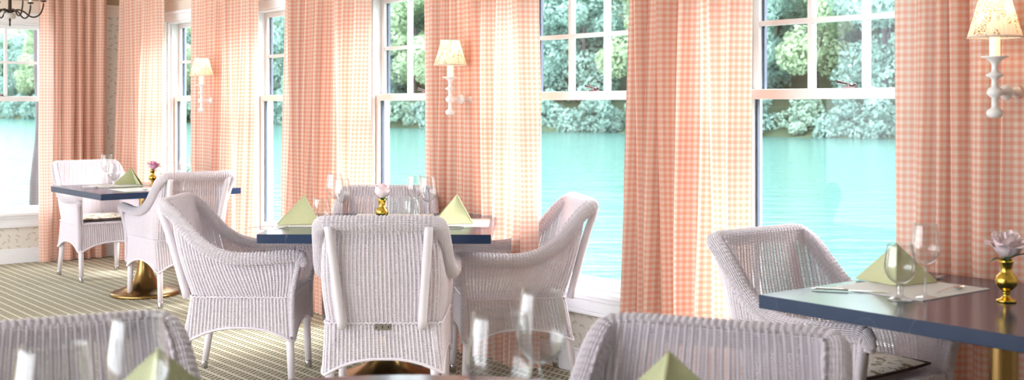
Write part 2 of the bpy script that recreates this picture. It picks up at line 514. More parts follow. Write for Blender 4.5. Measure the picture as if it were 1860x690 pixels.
# ------------------------------------------------------------------ double-hung windows
GLASS_HW, Z_LOW0, Z_LOW1, Z_UP0, Z_UP1 = 0.398, 0.468, 1.348, 1.392, 1.957
def window_parts():
    P = {}
    m = MB(); c = 0.088
    for s in (-1, 1):
        a, b = sorted((s * OPEN_HW, s * (OPEN_HW + c)))
        m.box(a, b, -0.020, 0.0, Z_SILL + 0.02, Z_HEAD + 0.008)
        a, b = sorted((s * OPEN_HW, s * (OPEN_HW + 0.02)))
        m.box(a, b, -0.028, -0.02, Z_SILL + 0.02, Z_HEAD)
    m.box(-OPEN_HW - c, OPEN_HW + c, -0.022, 0.0, Z_HEAD, Z_HEAD + 0.055)
    m.box(-OPEN_HW - c - 0.012, OPEN_HW + c + 0.012, -0.036, 0.0, Z_HEAD + 0.055, Z_HEAD + 0.08)
    P['casing'] = m.mesh('casing', 'white_paint', False)
    m = MB()
    for s in (-1, 1):
        a, b = sorted((s * (OPEN_HW - 0.012), s * OPEN_HW))
        m.box(a, b, 0.0, 0.16, Z_SILL, Z_HEAD)
        a, b = sorted((s * (OPEN_HW - 0.022), s * (OPEN_HW - 0.012)))
        m.box(a, b, 0.028, 0.048, Z_SILL, Z_HEAD)
    m.box(-OPEN_HW, OPEN_HW, 0.0, 0.16, Z_HEAD - 0.012, Z_HEAD)
    P['jamb'] = m.mesh('jamb', 'white_paint', False)
    m = MB()
    m.box(-OPEN_HW - 0.11, OPEN_HW + 0.11, -0.055, 0.0, Z_SILL - 0.004, Z_SILL + 0.02)
    m.box(-OPEN_HW, OPEN_HW, 0.0, 0.17, Z_SILL - 0.004, Z_SILL + 0.014)
    P['sill'] = m.mesh('sill', 'white_paint', False)
    m = MB()
    m.box(-OPEN_HW - 0.088, OPEN_HW + 0.088, -0.018, 0.0, 0.315, Z_SILL - 0.004)
    m.box(-OPEN_HW - 0.088, OPEN_HW + 0.088, -0.032, 0.0, 0.372, Z_SILL - 0.004)
    m.box(-OPEN_HW - 0.088, OPEN_HW + 0.088, -0.026, 0.0, 0.298, 0.315)
    P['apron'] = m.mesh('apron', 'white_paint', False)
    def sash(z0, z1, g0, g1, y0, y1):
        m = MB(); e = OPEN_HW - 0.013
        m.box(-e, -GLASS_HW, y0, y1, z0, z1); m.box(GLASS_HW, e, y0, y1, z0, z1)
        m.box(-GLASS_HW, GLASS_HW, y0, y1, z0, g0); m.box(-GLASS_HW, GLASS_HW, y0, y1, g1, z1)
        return m
    P['sash_low'] = sash(Z_SILL + 0.014, 1.391, Z_LOW0, Z_LOW1, 0.052, 0.092).mesh('sash', 'white_paint', False)
    P['sash_up'] = sash(1.352, Z_HEAD - 0.013, Z_UP0, Z_UP1, 0.095, 0.135).mesh('sash', 'white_paint', False)
    pw = (2 * GLASS_HW) / 3; zm = (Z_UP0 + Z_UP1) / 2
    P['muntin_v'] = [None, None]
    for i in range(2):
        m = MB(); x = -GLASS_HW + pw * (i + 1); m.box(x - 0.011, x + 0.011, 0.1, 0.13, Z_UP0, Z_UP1)
        P['muntin_v'][i] = m.mesh('muntin', 'white_paint', False)
    m = MB()
    for i in range(3):
        x = -GLASS_HW + pw * i
        m.box(x + (0.011 if i else 0), x + pw - (0.011 if i < 2 else 0), 0.101, 0.129, zm - 0.011, zm + 0.011)
    P['muntin_h'] = m.mesh('muntin', 'white_paint', False)
    P['spacer'] = []
    for x in (-GLASS_HW + 0.004, -GLASS_HW + pw, -GLASS_HW + 2 * pw):
        m = MB(); m.box(x - 0.004, x + 0.008, 0.118, 0.134, Z_UP0, Z_UP1); P['spacer'].append(m.mesh('spacer_bar', 'spacer', False))
    m = MB(); m.box(-GLASS_HW, -GLASS_HW + 0.01, 0.075, 0.091, Z_LOW0, Z_LOW1); P['spacer_low'] = m.mesh('spacer_bar', 'spacer', False)
    m = MB(); m.box(-GLASS_HW, GLASS_HW, 0.070, 0.074, Z_LOW0, Z_LOW1); P['pane_low'] = m.mesh('pane', 'pane', False)
    P['panes'] = []
    for i in range(3):
        for j in range(2):
            m = MB(); x = -GLASS_HW + pw * i
            z0, z1 = (Z_UP0, zm - 0.011) if j == 0 else (zm + 0.011, Z_UP1)
            m.box(x + (0.011 if i else 0), x + pw - (0.011 if i < 2 else 0), 0.113, 0.117, z0, z1)
            P['panes'].append(m.mesh('pane', 'pane', False))
    m = MB()
    X, Y = 0.085, 0.072
    m.box(X - 0.03, X + 0.03, Y - 0.012, Y + 0.012, 1.391, 1.397)
    m.lathe([(0, 1.397), (0.013, 1.397), (0.013, 1.405), (0.006, 1.411), (0, 1.412)], 12, (X, Y, 0))
    m.tube([(X - 0.004, Y, 1.408), (X - 0.03, Y - 0.006, 1.413), (X - 0.052, Y - 0.012, 1.418)], [0.004, 0.005, 0.008], 8)
    m.tube([(X + 0.012, Y, 1.400), (X + 0.026, Y + 0.004, 1.409)], [0.004, 0.004], 8)
    P['lock'] = m.mesh('sash_lock', 'lock_metal', False)
    return P
WP = window_parts()
def window(k, x, y, rot):
    c, s = math.cos(rot), math.sin(rot)
    root = link('window_%d' % k, None, None, (x * c - y * s, x * s + y * c, 0), rot)
    root.empty_display_size = 0.1
    structure(root)
    for nm in ('casing', 'jamb', 'sill', 'apron'):
        link(nm, WP[nm], root, bevel=0.003)
    lo = link('sash', WP['sash_low'], root, bevel=0.003)
    up = link('sash', WP['sash_up'], root, bevel=0.003)
    link('pane', WP['pane_low'], lo); link('sash_lock', WP['lock'], lo)
    for me in WP['muntin_v'] + [WP['muntin_h']]: link('muntin', me, up)
    for me in WP['panes']: link('pane', me, up)
    for me in WP['spacer']: link('spacer_bar', me, up)
    link('spacer_bar', WP['spacer_low'], lo)
for i, s in enumerate(WIN_S): window(i + 1, s, D_WALL, ROOM_ROT)
for i, d in enumerate(WIN_LEFT): window(len(WIN_S) + 1 + i, d, -S_LEFT, LEFT_ROT)

# ------------------------------------------------------------------ outdoors: lake, far bank, trees
WATER_Z = EYE - 3.0
def shore(px, back=0.0):
    y = 250 - (1495 - px) * 0.0239
    z = F_PX * 3.0 / (y - HORIZON)
    return np.array([(px - W / 2) / F_PX * z, z])
A, B = shore(-200), shore(2100)
SH = (B - A) / np.linalg.norm(B - A)
BK = np.array([-SH[1], SH[0]]); BK = BK if BK[1] > 0 else -BK
LEN = np.linalg.norm(B - A)
def bankpt(t, back, z): p = A + SH * t + BK * back; return (p[0], p[1], z)
m = MB()
v = [R2W(-600, 4.6, WATER_Z), R2W(400, 4.6, WATER_Z), R2W(400, 700, WATER_Z), R2W(-600, 700, WATER_Z)]
m.add(v, [(0, 1, 2, 3)])
structure(m.build('lake', 'water', smooth=False))
def bank_h(back): return 0.0 if back < 0 else 0.55 * back
m = MB(); tt = np.linspace(-60, LEN + 60, 60); bb = np.array([-2, 0, 2, 8, 16, 26, 40, 60.0])
G = np.array([[bankpt(t, b + 1.2 * math.sin(t * 0.21) * (b < 3), WATER_Z - 0.2 + (0.5 if b >= 0 else -0.3) + bank_h(b) + 0.5 * math.sin(t * 0.3 + b)) for t in tt] for b in bb])
m.grid(G); structure(m.build('far_bank', 'bank_earth'))
m = MB(); m.box(S_LEFT - 3.5, S_END, D_BACK, D_WALL + 1.4, -1.75, -0.12); m.box(S_LEFT - 6, S_LEFT - 3.5, D_BACK, D_WALL + 3.2, -1.9, -1.2)
structure(m.build('near_bank', 'bank_earth', smooth=False, rotz=ROOM_ROT))

def crown_mesh(seed, hgt, rad, z0, mat, nleaf, lsz, nlobes=16):
    r = np.random.default_rng(seed)
    lob = []
    for i in range(nlobes):
        a = r.uniform(0, 2 * PI); zz = r.uniform(0.1, 1.0)
        w = math.sin(PI * min(1, 0.15 + 0.8 * (1 - abs(zz - 0.45) / 0.6))) if False else (1 - (zz - 0.4) ** 2 * 1.6)
        rr = rad * max(0.15, w) * r.uniform(0.3, 0.75)
        lob.append((rr * math.cos(a), rr * math.sin(a), z0 + (hgt - z0) * zz * 0.92, rad * r.uniform(0.28, 0.5)))
    lob = np.array(lob)
    k = r.integers(0, nlobes, nleaf)
    d = r.normal(size=(nleaf, 3)); d /= np.linalg.norm(d, axis=1, keepdims=True)
    C = lob[k, :3] + d * lob[k, 3:4] * r.uniform(0.75, 1.05, (nleaf, 1)) * np.array([1, 1, 0.8])
    nn = d + r.normal(size=(nleaf, 3)) * 0.5; nn /= np.linalg.norm(nn, axis=1, keepdims=True)
    t1 = np.cross(nn, r.normal(size=(nleaf, 3))); t1 /= np.linalg.norm(t1, axis=1, keepdims=True)
    t2 = np.cross(nn, t1)
    s = lsz * r.uniform(0.6, 1.3, (nleaf, 1))
    V = np.stack([C - t1 * s, C + t2 * s * 0.6, C + t1 * s, C - t2 * s * 0.6], 1).reshape(-1, 3)
    m = MB(); m.add(V, np.arange(nleaf * 4).reshape(-1, 4))
    return m.mesh('crown', mat, False)
def trunk_mesh(h, r0):
    m = MB(); m.tube([(0, 0, -1), (0.1, 0, h * 0.3), (-0.1, 0.1, h * 0.65), (0, 0, h)], [r0 * 1.2, r0, r0 * 0.7, r0 * 0.3], 8)
    m.tube([(0, 0, h * 0.4), (1.2, 0.4, h * 0.6), (2.0, 0.7, h * 0.8)], [r0 * 0.5, r0 * 0.35, r0 * 0.15], 6)
    m.tube([(0, 0, h * 0.45), (-1.1, -0.5, h * 0.65), (-1.8, -0.9, h * 0.82)], [r0 * 0.5, r0 * 0.35, r0 * 0.15], 6)
    return m.mesh('trunk', 'bark')
CROWNS = [crown_mesh(10 + i, 14 + (i % 3) * 1.5, 5.6, 1.0, 'foliage%d' % (i % 3), 8500, 0.27) for i in range(6)]
TRUNKS = trunk_mesh(11, 0.3)
SHRUBS = [crown_mesh(30 + i, 3.6, 2.6, -0.6, 'foliage%d' % (1 if i else 0), 1800, 0.22, 10) for i in range(2)]
tr = random.Random(3)
KIND = ['mid green', 'dark teal green', 'pale yellow green']
for row, back in enumerate((4.5, 12.0, 21.0)):
    t = tr.uniform(0, 4)
    while t < LEN:
        p = bankpt(t, back + tr.uniform(-1.5, 1.5), WATER_Z + bank_h(back) + 0.1)
        ci = tr.randrange(6)
        root = thing('bank_tree', KIND[ci % 3] + ' leafy tree on the far lake bank seen through the windows', 'tree', p, tr.uniform(0, 6.28), KIND[ci % 3] + ' trees on the far bank')
        s = tr.uniform(0.85, 1.15); root.scale = (s, s, s)
        link('crown', CROWNS[ci], root); link('trunk', TRUNKS, root)
        t += tr.uniform(6.5, 9.0)
t = 0
while t < LEN:
    si = tr.randrange(2)
    o = link('shore_shrub', SHRUBS[si], None, bankpt(t, tr.uniform(0.2, 1.6), WATER_Z + 0.5), tr.uniform(0, 6.28))
    s = tr.uniform(0.8, 1.2); o.scale = (s, s, s)
    tag(o, 'low rounded green shrub at the water edge of the far bank', 'shrub', 'shrubs along the far waterline')
    t += tr.uniform(3.2, 4.6)
zt = 13.0
root = thing('garden_tree', 'grey tree trunk standing just outside the left wall window', 'tree', ((71 - 930) / F_PX * zt, zt, -1.2))
m = MB()
zz = np.linspace(-0.1, 4.6, 22)
m.tube(np.stack([0.018 * np.sin(zz * 3.1), 0.02 * np.cos(zz * 2.3), zz], 1), 0.075 + 0.012 * np.sin(zz * 5) - 0.006 * zz, 12)
tk = m.build('trunk', 'bark', root)
m = MB(); m.tube([(0, 0, 3.55), (-0.05, 0.02, 3.8), (-0.12, 0.05, 4.3)], [0.045, 0.035, 0.03], 8)
m.build('branch', 'bark', root)
# ------------------------------------------------------------------ gingham curtains
def curtain(x0, x1, y, rot, label, seed, folds=None, top=2.36, amp=0.075, taper=0.0, flare=(0, 0)):
    r = np.random.default_rng(seed)
    w = x1 - x0
    folds = folds or max(3, int(round(w / 0.088)))
    nu, nv = folds * 14 + 1, 30
    u = np.linspace(0, 1, nu); zz = np.linspace(0.012, top, nv)
    # irregular fold phase
    knots = np.cumsum(r.uniform(0.5, 1.6, folds + 1)); knots = (knots - knots[0]) / (knots[-1] - knots[0])
    ph = np.interp(u, knots, np.arange(folds + 1)) * 2 * PI
    am = np.interp(u, knots, r.uniform(0.35, 1.3, folds + 1)) * amp
    P = np.empty((nv, nu, 3))
    dr1, dr2 = r.uniform(0, 6.28, 2)
    for i, z in enumerate(zz):
        k = z / top
        a = am * (1.0 - 0.25 * k) * (1 + 0.25 * np.sin(z * 1.7 + u * 9 + dr1))
        sway = 0.10 * np.sin(z * 1.3 + u * 6 + dr2) * (1 - k)
        q = 0.5 * (ph + 0.5 * np.sin(z * 1.1 + dr1) + sway)
        yy = a * (0.6 - 1.9 * np.abs(np.sin(q)) ** 0.85) + 0.18 * a * np.sin(2 * ph + dr2)
        xx = x0 + (u * w) + flare[0] * (1 - k) * (1 - u) + flare[1] * (1 - k) * u + 0.010 * np.sin(ph * 1.0 + 1.2 + 0.4 * np.sin(z * 0.9))
        P[i, :, 0] = xx; P[i, :, 1] = y + yy; P[i, :, 2] = z
    mid = P[nv // 2]
    arc = np.r_[0, np.cumsum(np.linalg.norm(np.diff(mid[:, :2], axis=0), axis=1))]
    uv = np.stack([np.tile(arc + r.uniform(0, 1), nv), np.repeat(zz, nu)], 1)
    m = MB(); m.grid(P)
    o = m.build('curtain', 'gingham', None, True, uv, rotz=rot)
    return tag(o, label, 'curtain', 'peach gingham curtains at the windows')
DC = 3.81
def cpx(a, b, label, seed, **kw):
    curtain(px_s(a, DC), px_s(b, DC), DC, ROOM_ROT, label, seed, **kw)
curtain(3.13, 3.70, -S_LEFT - 0.105, LEFT_ROT, 'peach gingham curtain on the left wall beside its window', 1, folds=6, amp=0.06)
cpx(224, 296, 'peach gingham curtain left of the farthest window, next to the wallpapered corner', 2, folds=7)
cpx(354, 404, 'narrow peach gingham curtain directly behind the farthest wall sconce', 3, amp=0.038)
cpx(401, 468, 'peach gingham curtain just right of the farthest wall sconce', 4, amp=0.055)
cpx(521, 588, 'peach gingham curtain right of the second window, above the dining table edge', 5, flare=(-0.05, 0))
cpx(589, 668, 'peach gingham curtain left of the third window, behind the back wicker chair', 6)
cpx(773, 850, 'peach gingham curtain behind the middle wall sconce', 7, amp=0.05)
cpx(845, 974, 'wide peach gingham curtain between the middle sconce and the fourth window', 8)
cpx(1157, 1222, 'peach gingham curtain at the right edge of the fourth window', 9)
cpx(1218, 1364, 'wide peach gingham curtain at the left edge of the nearest window', 10)
cpx(1622, 1822, 'peach gingham curtain at the right edge of the nearest window behind the table', 11, amp=0.055)
cpx(1812, 2060, 'peach gingham curtain cut by the right picture edge beyond the nearest sconce', 12, amp=0.05)

# ------------------------------------------------------------------ wall sconces
SCONCES = []
def make_sconce():
    P = {}
    m = MB()
    prof = [(0, 0), (0.012, 0.001), (0.022, 0.006), (0.027, 0.016), (0.024, 0.026), (0.014, 0.032), (0.0105, 0.036),
            (0.0105, 0.066), (0.016, 0.070), (0.024, 0.078), (0.025, 0.086), (0.020, 0.097), (0.011, 0.102), (0.010, 0.126),
            (0.014, 0.132), (0.027, 0.138), (0.027, 0.142), (0.013, 0.150), (0.010, 0.156), (0.010, 0.172), (0.015, 0.184), (0.028, 0.193), (0.042, 0.198),
            (0.042, 0.202), (0, 0.203)]
    m.lathe(prof, 24); P['stem'] = m.mesh('stem', 'sconce_white')
    m = MB()
    a = [(0, 0.085), (0.010, 0.085)]
    def lathe_y(prof, mm):
        t = MB(); t.lathe([(r_, h) for r_, h in prof], 20)
        V = t.v[0]; V = np.stack([V[:, 0], V[:, 2], V[:, 1] + 0.085], 1)
        mm.add(V, t.f)
    lathe_y([(0.009, 0.02), (0.009, 0.05), (0.014, 0.056), (0.024, 0.062), (0.026, 0.07), (0.022, 0.078), (0.013, 0.085), (0.009, 0.09),
             (0.009, 0.118), (0.016, 0.124), (0.021, 0.136), (0.016, 0.148), (0.009, 0.152), (0.009, 0.235), (0.045, 0.236), (0.045, 0.248), (0, 0.249)], m)
    P['arm'] = m.mesh('arm', 'sconce_white')
    m = MB(); m.lathe([(0.0165, 0.2025), (0.0165, 0.285), (0.008, 0.287), (0, 0.287)], 20); P['candle'] = m.mesh('candle_sleeve', 'candle')
    m = MB(); m.lathe([(0.004, 0.287), (0.012, 0.298), (0.014, 0.312), (0.009, 0.33), (0, 0.338)], 16); P['bulb'] = m.mesh('bulb', 'bulb')
    m = MB(); seg = 96; rows = 9
    V = []; UVs = []
    for j in range(rows + 1):
        k = j / rows
        r0 = 0.084 + (0.046 - 0.084) * k + 0.004 * (k - 0.5) ** 2
        for i in range(seg + 1):
            a = 2 * PI * i / seg
            rr = r0 + 0.0016 * math.sin(a * 32)
            V.append((rr * math.cos(a), rr * math.sin(a), 0.262 + 0.132 * k)); UVs.append((i / seg, k))
    m.add(V, [(j * (seg + 1) + i, j * (seg + 1) + i + 1, (j + 1) * (seg + 1) + i + 1, (j + 1) * (seg + 1) + i) for j in range(rows) for i in range(seg)])
    P['shade'] = m.mesh('shade', 'shade', True, UVs)
    for key, z, r in (('trim0', 0.262, 0.0855), ('trim1', 0.394, 0.0475)):
        m = MB(); a = np.arange(48) * 2 * PI / 48
        m.tube(np.stack([r * np.cos(a), r * np.sin(a), np.full(48, z)], 1), 0.0024, 6, closed=True)
        P[key] = m.mesh('shade_trim', 'cup_grey')
    return P
SP = make_sconce()
for px, lab in ((1807, 'nearest white turned wall sconce with sprig lampshade, at the right edge'),
                (818, 'middle white turned wall sconce with glowing sprig lampshade'),
                (366, 'farthest small wall sconce with glowing sprig lampshade, on the left')):
    d0 = 3.655
    s0 = px_s(px, d0)
    root = thing('wall_sconce', lab, 'wall lamp', R2W(s0, d0, 1.282 if px > 1500 else 1.268), ROOM_ROT, 'wall sconces between the curtains')
    for nm, key in (('stem', 'stem'), ('arm', 'arm'), ('candle_sleeve', 'candle'), ('bulb', 'bulb')):
        link(nm, SP[key], root)
    sh = link('shade', SP['shade'], root); link('shade_trim', SP['trim0'], sh); link('shade_trim', SP['trim1'], sh)
    ld = bpy.data.lights.new('sconce_light', 'POINT'); ld.energy = 0.36; ld.color = (1.0, 0.74, 0.54); ld.shadow_soft_size = 0.02
    lo = bpy.data.objects.new('sconce_light', ld); COL.objects.link(lo); lo.parent = root; lo.location = (0, 0, 0.352)

# ------------------------------------------------------------------ chandelier
zc = 8.5
ch = thing('chandelier', 'dark iron chandelier with curved arms, cut off by the top left corner', 'chandelier', ((18 - 930) / F_PX * zc, zc, 1.93))
m = MB(); m.lathe([(0, -0.055), (0.006, -0.053), (0.005, -0.02), (0.009, -0.012), (0.005, 0), (0, 0)], 12); m.build('finial', 'dark_iron', ch)
m = MB(); m.lathe([(0, 0), (0.036, 0.0), (0.039, 0.012), (0.039, 0.03), (0.034, 0.036), (0, 0.036)], 24); m.build('hub', 'cup_grey', ch)
m = MB(); m.lathe([(0.012, 0.036), (0.02, 0.05), (0.012, 0.07), (0.01, 0.3), (0.016, 0.32), (0.008, 0.34), (0.006, CEIL - 1.93), (0, CEIL - 1.93)], 12); m.build('rod', 'dark_iron', ch)
for k in range(6):
    a = k * PI / 3 + 0.25
    m = MB(); rp = resample([(0.015, 0.045), (0.05, 0.062), (0.09, 0.05), (0.13, 0.018), (0.165, 0.012), (0.20, 0.035), (0.22, 0.085), (0.222, 0.12)], 24)
    m.tube(np.stack([rp[:, 0] * math.cos(a), rp[:, 0] * math.sin(a), rp[:, 1]], 1), 0.0055, 8)
    ar = m.build('arm', 'dark_iron', ch)
    c = (0.222 * math.cos(a), 0.222 * math.sin(a), 0)
    m = MB(); m.lathe([(0, 0.12), (0.018, 0.121), (0.024, 0.13), (0.012, 0.132), (0, 0.132)], 14, c); m.build('drip_cup', 'dark_iron', ar)
    m = MB(); m.lathe([(0.0095, 0.132), (0.0095, 0.20), (0, 0.202)], 12, c); m.build('candle_sleeve', 'sconce_white', ar)

# ------------------------------------------------------------------ wicker armchair (front = +y)
ROW, STK = 0.0056, 0.0158
BOT = np.array([(0, -.225), (.12, -.225), (.185, -.223), (.222, -.208), (.236, -.175), (.238, -.13), (.24, -.07), (.243, 0), (.246, .07), (.248, .14), (.249, .2), (.25, .245)])
RIM = np.array([(0, -.330, .858), (.11, -.330, .858), (.185, -.329, .858), (.219, -.316, .85), (.229, -.272, .815), (.233, -.222, .758), (.237, -.165, .692),
                (.241, -.095, .643), (.245, -.01, .619), (.247, .10, .618), (.247, .19, .626), (.246, .258, .630)])
RIM[:, 2] += 0.017
M_ = 290
def pair_resample(n):
    """resample rim by arc length and carry the bottom path along with the same knot parameter"""
    kn = np.arange(len(RIM), dtype=float)
    both = np.hstack([RIM, BOT])
    P = np.vstack([2 * both[0] - both[1], both, 2 * both[-1] - both[-2]])
    out = []
    for i in range(1, len(P) - 2):
        for t in np.linspace(0, 1, 30, endpoint=False):
            p0, p1, p2, p3 = P[i - 1:i + 3]
            out.append(0.5 * (2 * p1 + (p2 - p0) * t + (2 * p0 - 5 * p1 + 4 * p2 - p3) * t * t + (3 * p1 - p0 - 3 * p2 + p3) * t ** 3))
    out.append(both[-1]); out = np.array(out)
    mid = out[:, :2] * 0.5 + out[:, 3:5] * 0.5
    d = np.r_[0, np.cumsum(np.linalg.norm(np.diff(mid, axis=0), axis=1))]
    s = np.linspace(0, d[-1], n)
    return np.stack([np.interp(s, d, out[:, k]) for k in range(5)], 1), s
HALF, HS = pair_resample(M_)
FULL = np.vstack([HALF[::-1] * np.array([-1, 1, 1, -1, 1]), HALF[1:]])
FS = np.r_[-HS[::-1], HS[1:]]
ZS = 0.43
def shell(idx, v):
    top = FULL[idx, :3]; bot = np.column_stack([FULL[idx, 3:5], np.full(len(np.atleast_1d(idx)), ZS)])
    v = np.asarray(v)[:, None]
    P = bot + (top - bot) * v
    b = 0.02 * np.sin(PI * v[:, 0])
    d = FULL[idx, 3:5]; d = d / (np.linalg.norm(d, axis=1, keepdims=True) + 1e-9)
    P[:, :2] += d * b[:, None]
    return P
def horiz_normals(P):
    T = np.gradient(P, axis=0); n = np.cross(T, np.array([0, 0, 1.0]))
    return n / (np.linalg.norm(n, axis=1, keepdims=True) + 1e-9)
def weave_rows(m, zs, i0, i1):
    idx_all = np.arange(i0, i1)
    ztop = FULL[:, 2]
    for r, z in enumerate(zs):
        ok = ztop[idx_all] > z - 0.002
        runs = []; cur = []
        for k, g in zip(idx_all, ok):
            if g: cur.append(k)
            elif cur: runs.append(cur); cur = []
        if cur: runs.append(cur)
        for run in runs:
            if len(run) < 3: continue
            idx = np.array(run)
            v = np.clip((z - ZS) / (ztop[idx] - ZS), 0, 1)
            P = shell(idx, v); Nn = horiz_normals(P)
            cs = np.cos(2 * PI * FS[idx] / STK)
            gap = 0.0005 * np.clip(-cs, 0, 1) * (np.cos(PI * FS[idx] / STK - PI / 2) > 0)
            m.tube(P + Nn * (0.0017 * cs)[:, None], 0, 4, flat=(0.0013, 0.00272 + 0.0003 * cs - gap), ref=Nn, caps=False)
def stakes(m, s0, s1):
    for k in range(int(math.ceil(s0 / STK)), int(math.floor(s1 / STK)) + 1):
        i = int(np.argmin(abs(FS - k * STK)))
        v = np.linspace(0, 1, 12)
        m.tube(shell(np.full(12, i), v), 0.0028, 6, caps=False)
def wrap_tube(m, path, r, pitch, strand, seg=12, core=True):
    path = np.asarray(path)
    if core: m.tube(path, r - 0.0012, 10)
    d = np.r_[0, np.cumsum(np.linalg.norm(np.diff(path, axis=0), axis=1))]
    n = int(d[-1] / pitch * seg)
    s = np.linspace(0, d[-1], n)
    C = np.stack([np.interp(s, d, path[:, k]) for k in range(3)], 1)
    T = np.gradient(C, axis=0); T /= np.linalg.norm(T, axis=1, keepdims=True) + 1e-12
    up = np.array([0, 0, 1.0]) if abs(T[:, 2]).max() < 0.95 else np.array([0, 1.0, 0.1])
    A_ = np.cross(T, up); A_ /= np.linalg.norm(A_, axis=1, keepdims=True) + 1e-12
    B_ = np.cross(T, A_)
    a = 2 * PI * np.arange(n) / seg
    R_ = np.cos(a)[:, None] * A_ + np.sin(a)[:, None] * B_
    m.tube(C + R_ * r, 0, 4, flat=(0.0012, strand), ref=R_, caps=False)

def rim_weave(m, path, rad):
    path = np.asarray(path)
    d = np.r_[0, np.cumsum(np.linalg.norm(np.diff(path, axis=0), axis=1))]
    n = int(d[-1] / 0.003)
    s = np.linspace(0, d[-1], n)
    C = np.stack([np.interp(s, d, path[:, k]) for k in range(3)], 1); R0 = np.interp(s, d, rad)
    T = np.gradient(C, axis=0); T /= np.linalg.norm(T, axis=1, keepdims=True)
    # parallel-transported frame
    A_ = np.empty_like(C); a = np.cross(T[0], [0, 1.0, 0]); a /= np.linalg.norm(a)
    for i in range(n):
        a = a - (a @ T[i]) * T[i]; a /= np.linalg.norm(a); A_[i] = a
    B_ = np.cross(T, A_)
    cs = np.cos(2 * PI * s / STK)
    m.tube(C, R0 - 0.0045, 10, ref=A_)
    rows = 26
    for r in range(rows):
        th = 2 * PI * r / rows
        D_ = math.cos(th) * A_ + math.sin(th) * B_
        m.tube(C + D_ * (R0 + 0.0017 * cs)[:, None], 0, 4, flat=(0.0013, (0.0031 + 0.0003 * cs) * R0 / 0.0285), ref=D_, caps=False)
def chair_meshes():
    Q = {}
    ic0, ic1 = M_ - 1 - int(M_ * 0.36), M_ - 1 + int(M_ * 0.36)
    zs = np.arange(ZS + 0.004, 0.868, ROW)
    m = MB(); weave_rows(m, zs, ic0, ic1 + 1); stakes(m, FS[ic0], FS[ic1]); Q['backrest'] = m.mesh('backrest', 'wicker')
    m = MB(); weave_rows(m, zs, 0, ic0 + 1); stakes(m, FS[0], FS[ic0] - 0.001); Q['arm_a'] = m.mesh('arm', 'wicker')
    m = MB(); weave_rows(m, zs, ic1, len(FULL)); stakes(m, FS[ic1] + 0.001, FS[-1]); Q['arm_b'] = m.mesh('arm', 'wicker')
    # rolled rim
    m = MB()
    rim = FULL[:, :3].copy()
    d = rim[:, :2] - np.array([0, 0.02]); d /= np.linalg.norm(d, axis=1, keepdims=True)
    rim[:, :2] += d * 0.0315; rim[:, 2] -= 0.021
    def tail(p): return np.array([p + np.array([0.0, 0.022, -0.008]), p + np.array([0.0, 0.032, -0.026]), p + np.array([0.0, 0.030, -0.05])])
    path = np.vstack([tail(rim[0])[::-1], rim, tail(rim[-1])])
    path[3:-3] = path[3:-3]
    rad = np.full(len(path), 0.0285); rad[:4] = (0.014, 0.020, 0.026, 0.028); rad[-4:] = (0.028, 0.026, 0.020, 0.014)
    rim_weave(m, path, rad)
    Q['rim'] = m.mesh('rolled_rim', 'wicker')
    # front posts of the arms
    for key, sx in (('post_a', -1), ('post_b', 1)):
        m = MB()
        wrap_tube(m, resample([(sx * .270, .285, .62), (sx * .268, .283, .57), (sx * .258, .268, .51), (sx * .252, .256, .44), (sx * .25, .254, .36), (sx * .248, .256, .25)], 40), 0.0145, 0.0064, 0.0026, 10)
        wrap_tube(m, resample([(sx * .244, .280, .615), (sx * .242, .278, .57), (sx * .235, .265, .50), (sx * .230, .252, .44)], 30), 0.010, 0.0064, 0.0026, 8)
        Q[key] = m.mesh('arm_post', 'wicker')
    # skirt
    def rrect(hx0, hx1, y0, y1, r, n):
        c = []
        for cx, cy, a0 in ((hx1 - r, y1 - r, 0), (-hx1 + r, y1 - r, 90), (-hx0 + r, y0 + r, 180), (hx0 - r, y0 + r, 270)):
            for k in range(7):
                a = math.radians(a0 + 15 * k); c.append((cx + r * math.cos(a), cy + r * math.sin(a)))
        c.append(c[0]); c = np.array(c)
        d_ = np.r_[0, np.cumsum(np.linalg.norm(np.diff(c, axis=0), axis=1))]
        s = np.linspace(0, d_[-1], n, endpoint=False)
        return np.stack([np.interp(s, d_, c[:, k]) for k in range(2)], 1), s, d_[-1]
    nk = 760
    top, sk, L = rrect(.24, .252, -.225, .25, .03, nk)
    low, _, _ = rrect(.248, .256, -.262, .262, .03, nk)
    low[:, 0] *= 1.0
    def edge(p):
        if abs(abs(p[1] - 0.012) - 0.237) < abs(abs(p[0]) - 0.246):
            k = abs(p[0]) / 0.23
        else:
            k = abs(p[1] - 0.012) / 0.225
        k = min(1, k)
        return 0.288 - 0.062 * k ** 2.4
    ze = np.array([edge(p) for p in top])
    def sk_p(z):
        k = np.clip((ZS - z) / (ZS - 0.225), 0, 1)
        k = k[:, None] if isinstance(k, np.ndarray) else k
        xy = top + (low - top) * k
        return np.column_stack([xy, np.broadcast_to(z, (nk,))])
    m = MB()
    stk = L / round(L / STK)
    for r, z in enumerate(np.arange(ZS - 0.003, 0.224, -ROW)):
        P = sk_p(np.full(nk, z)); ok = ze < z + 0.002
        c = P[:, :2] - np.array([0, 0.012]); Nn = np.column_stack([c, np.zeros(nk)])
        T = np.roll(P, -1, 0) - np.roll(P, 1, 0); Nn = np.cross(T, np.array([0, 0, 1.0])); Nn /= np.linalg.norm(Nn, axis=1, keepdims=True)
        cs = np.cos(2 * PI * sk / stk); Pp = P + Nn * (0.0017 * cs)[:, None]; bw = 0.00268 + 0.0003 * cs
        if ok.all():
            m.tube(Pp, 0, 4, flat=(0.0013, bw), ref=Nn, closed=True)
        else:
            st = int(np.argmin(ok)); order = np.r_[np.arange(st, nk), np.arange(0, st)]
            cur = []
            for k in list(order) + [None]:
                if k is not None and ok[k]: cur.append(k)
                else:
                    if len(cur) > 2: m.tube(Pp[cur], 0, 4, flat=(0.0013, bw[cur]), ref=Nn[cur], caps=False)
                    cur = []
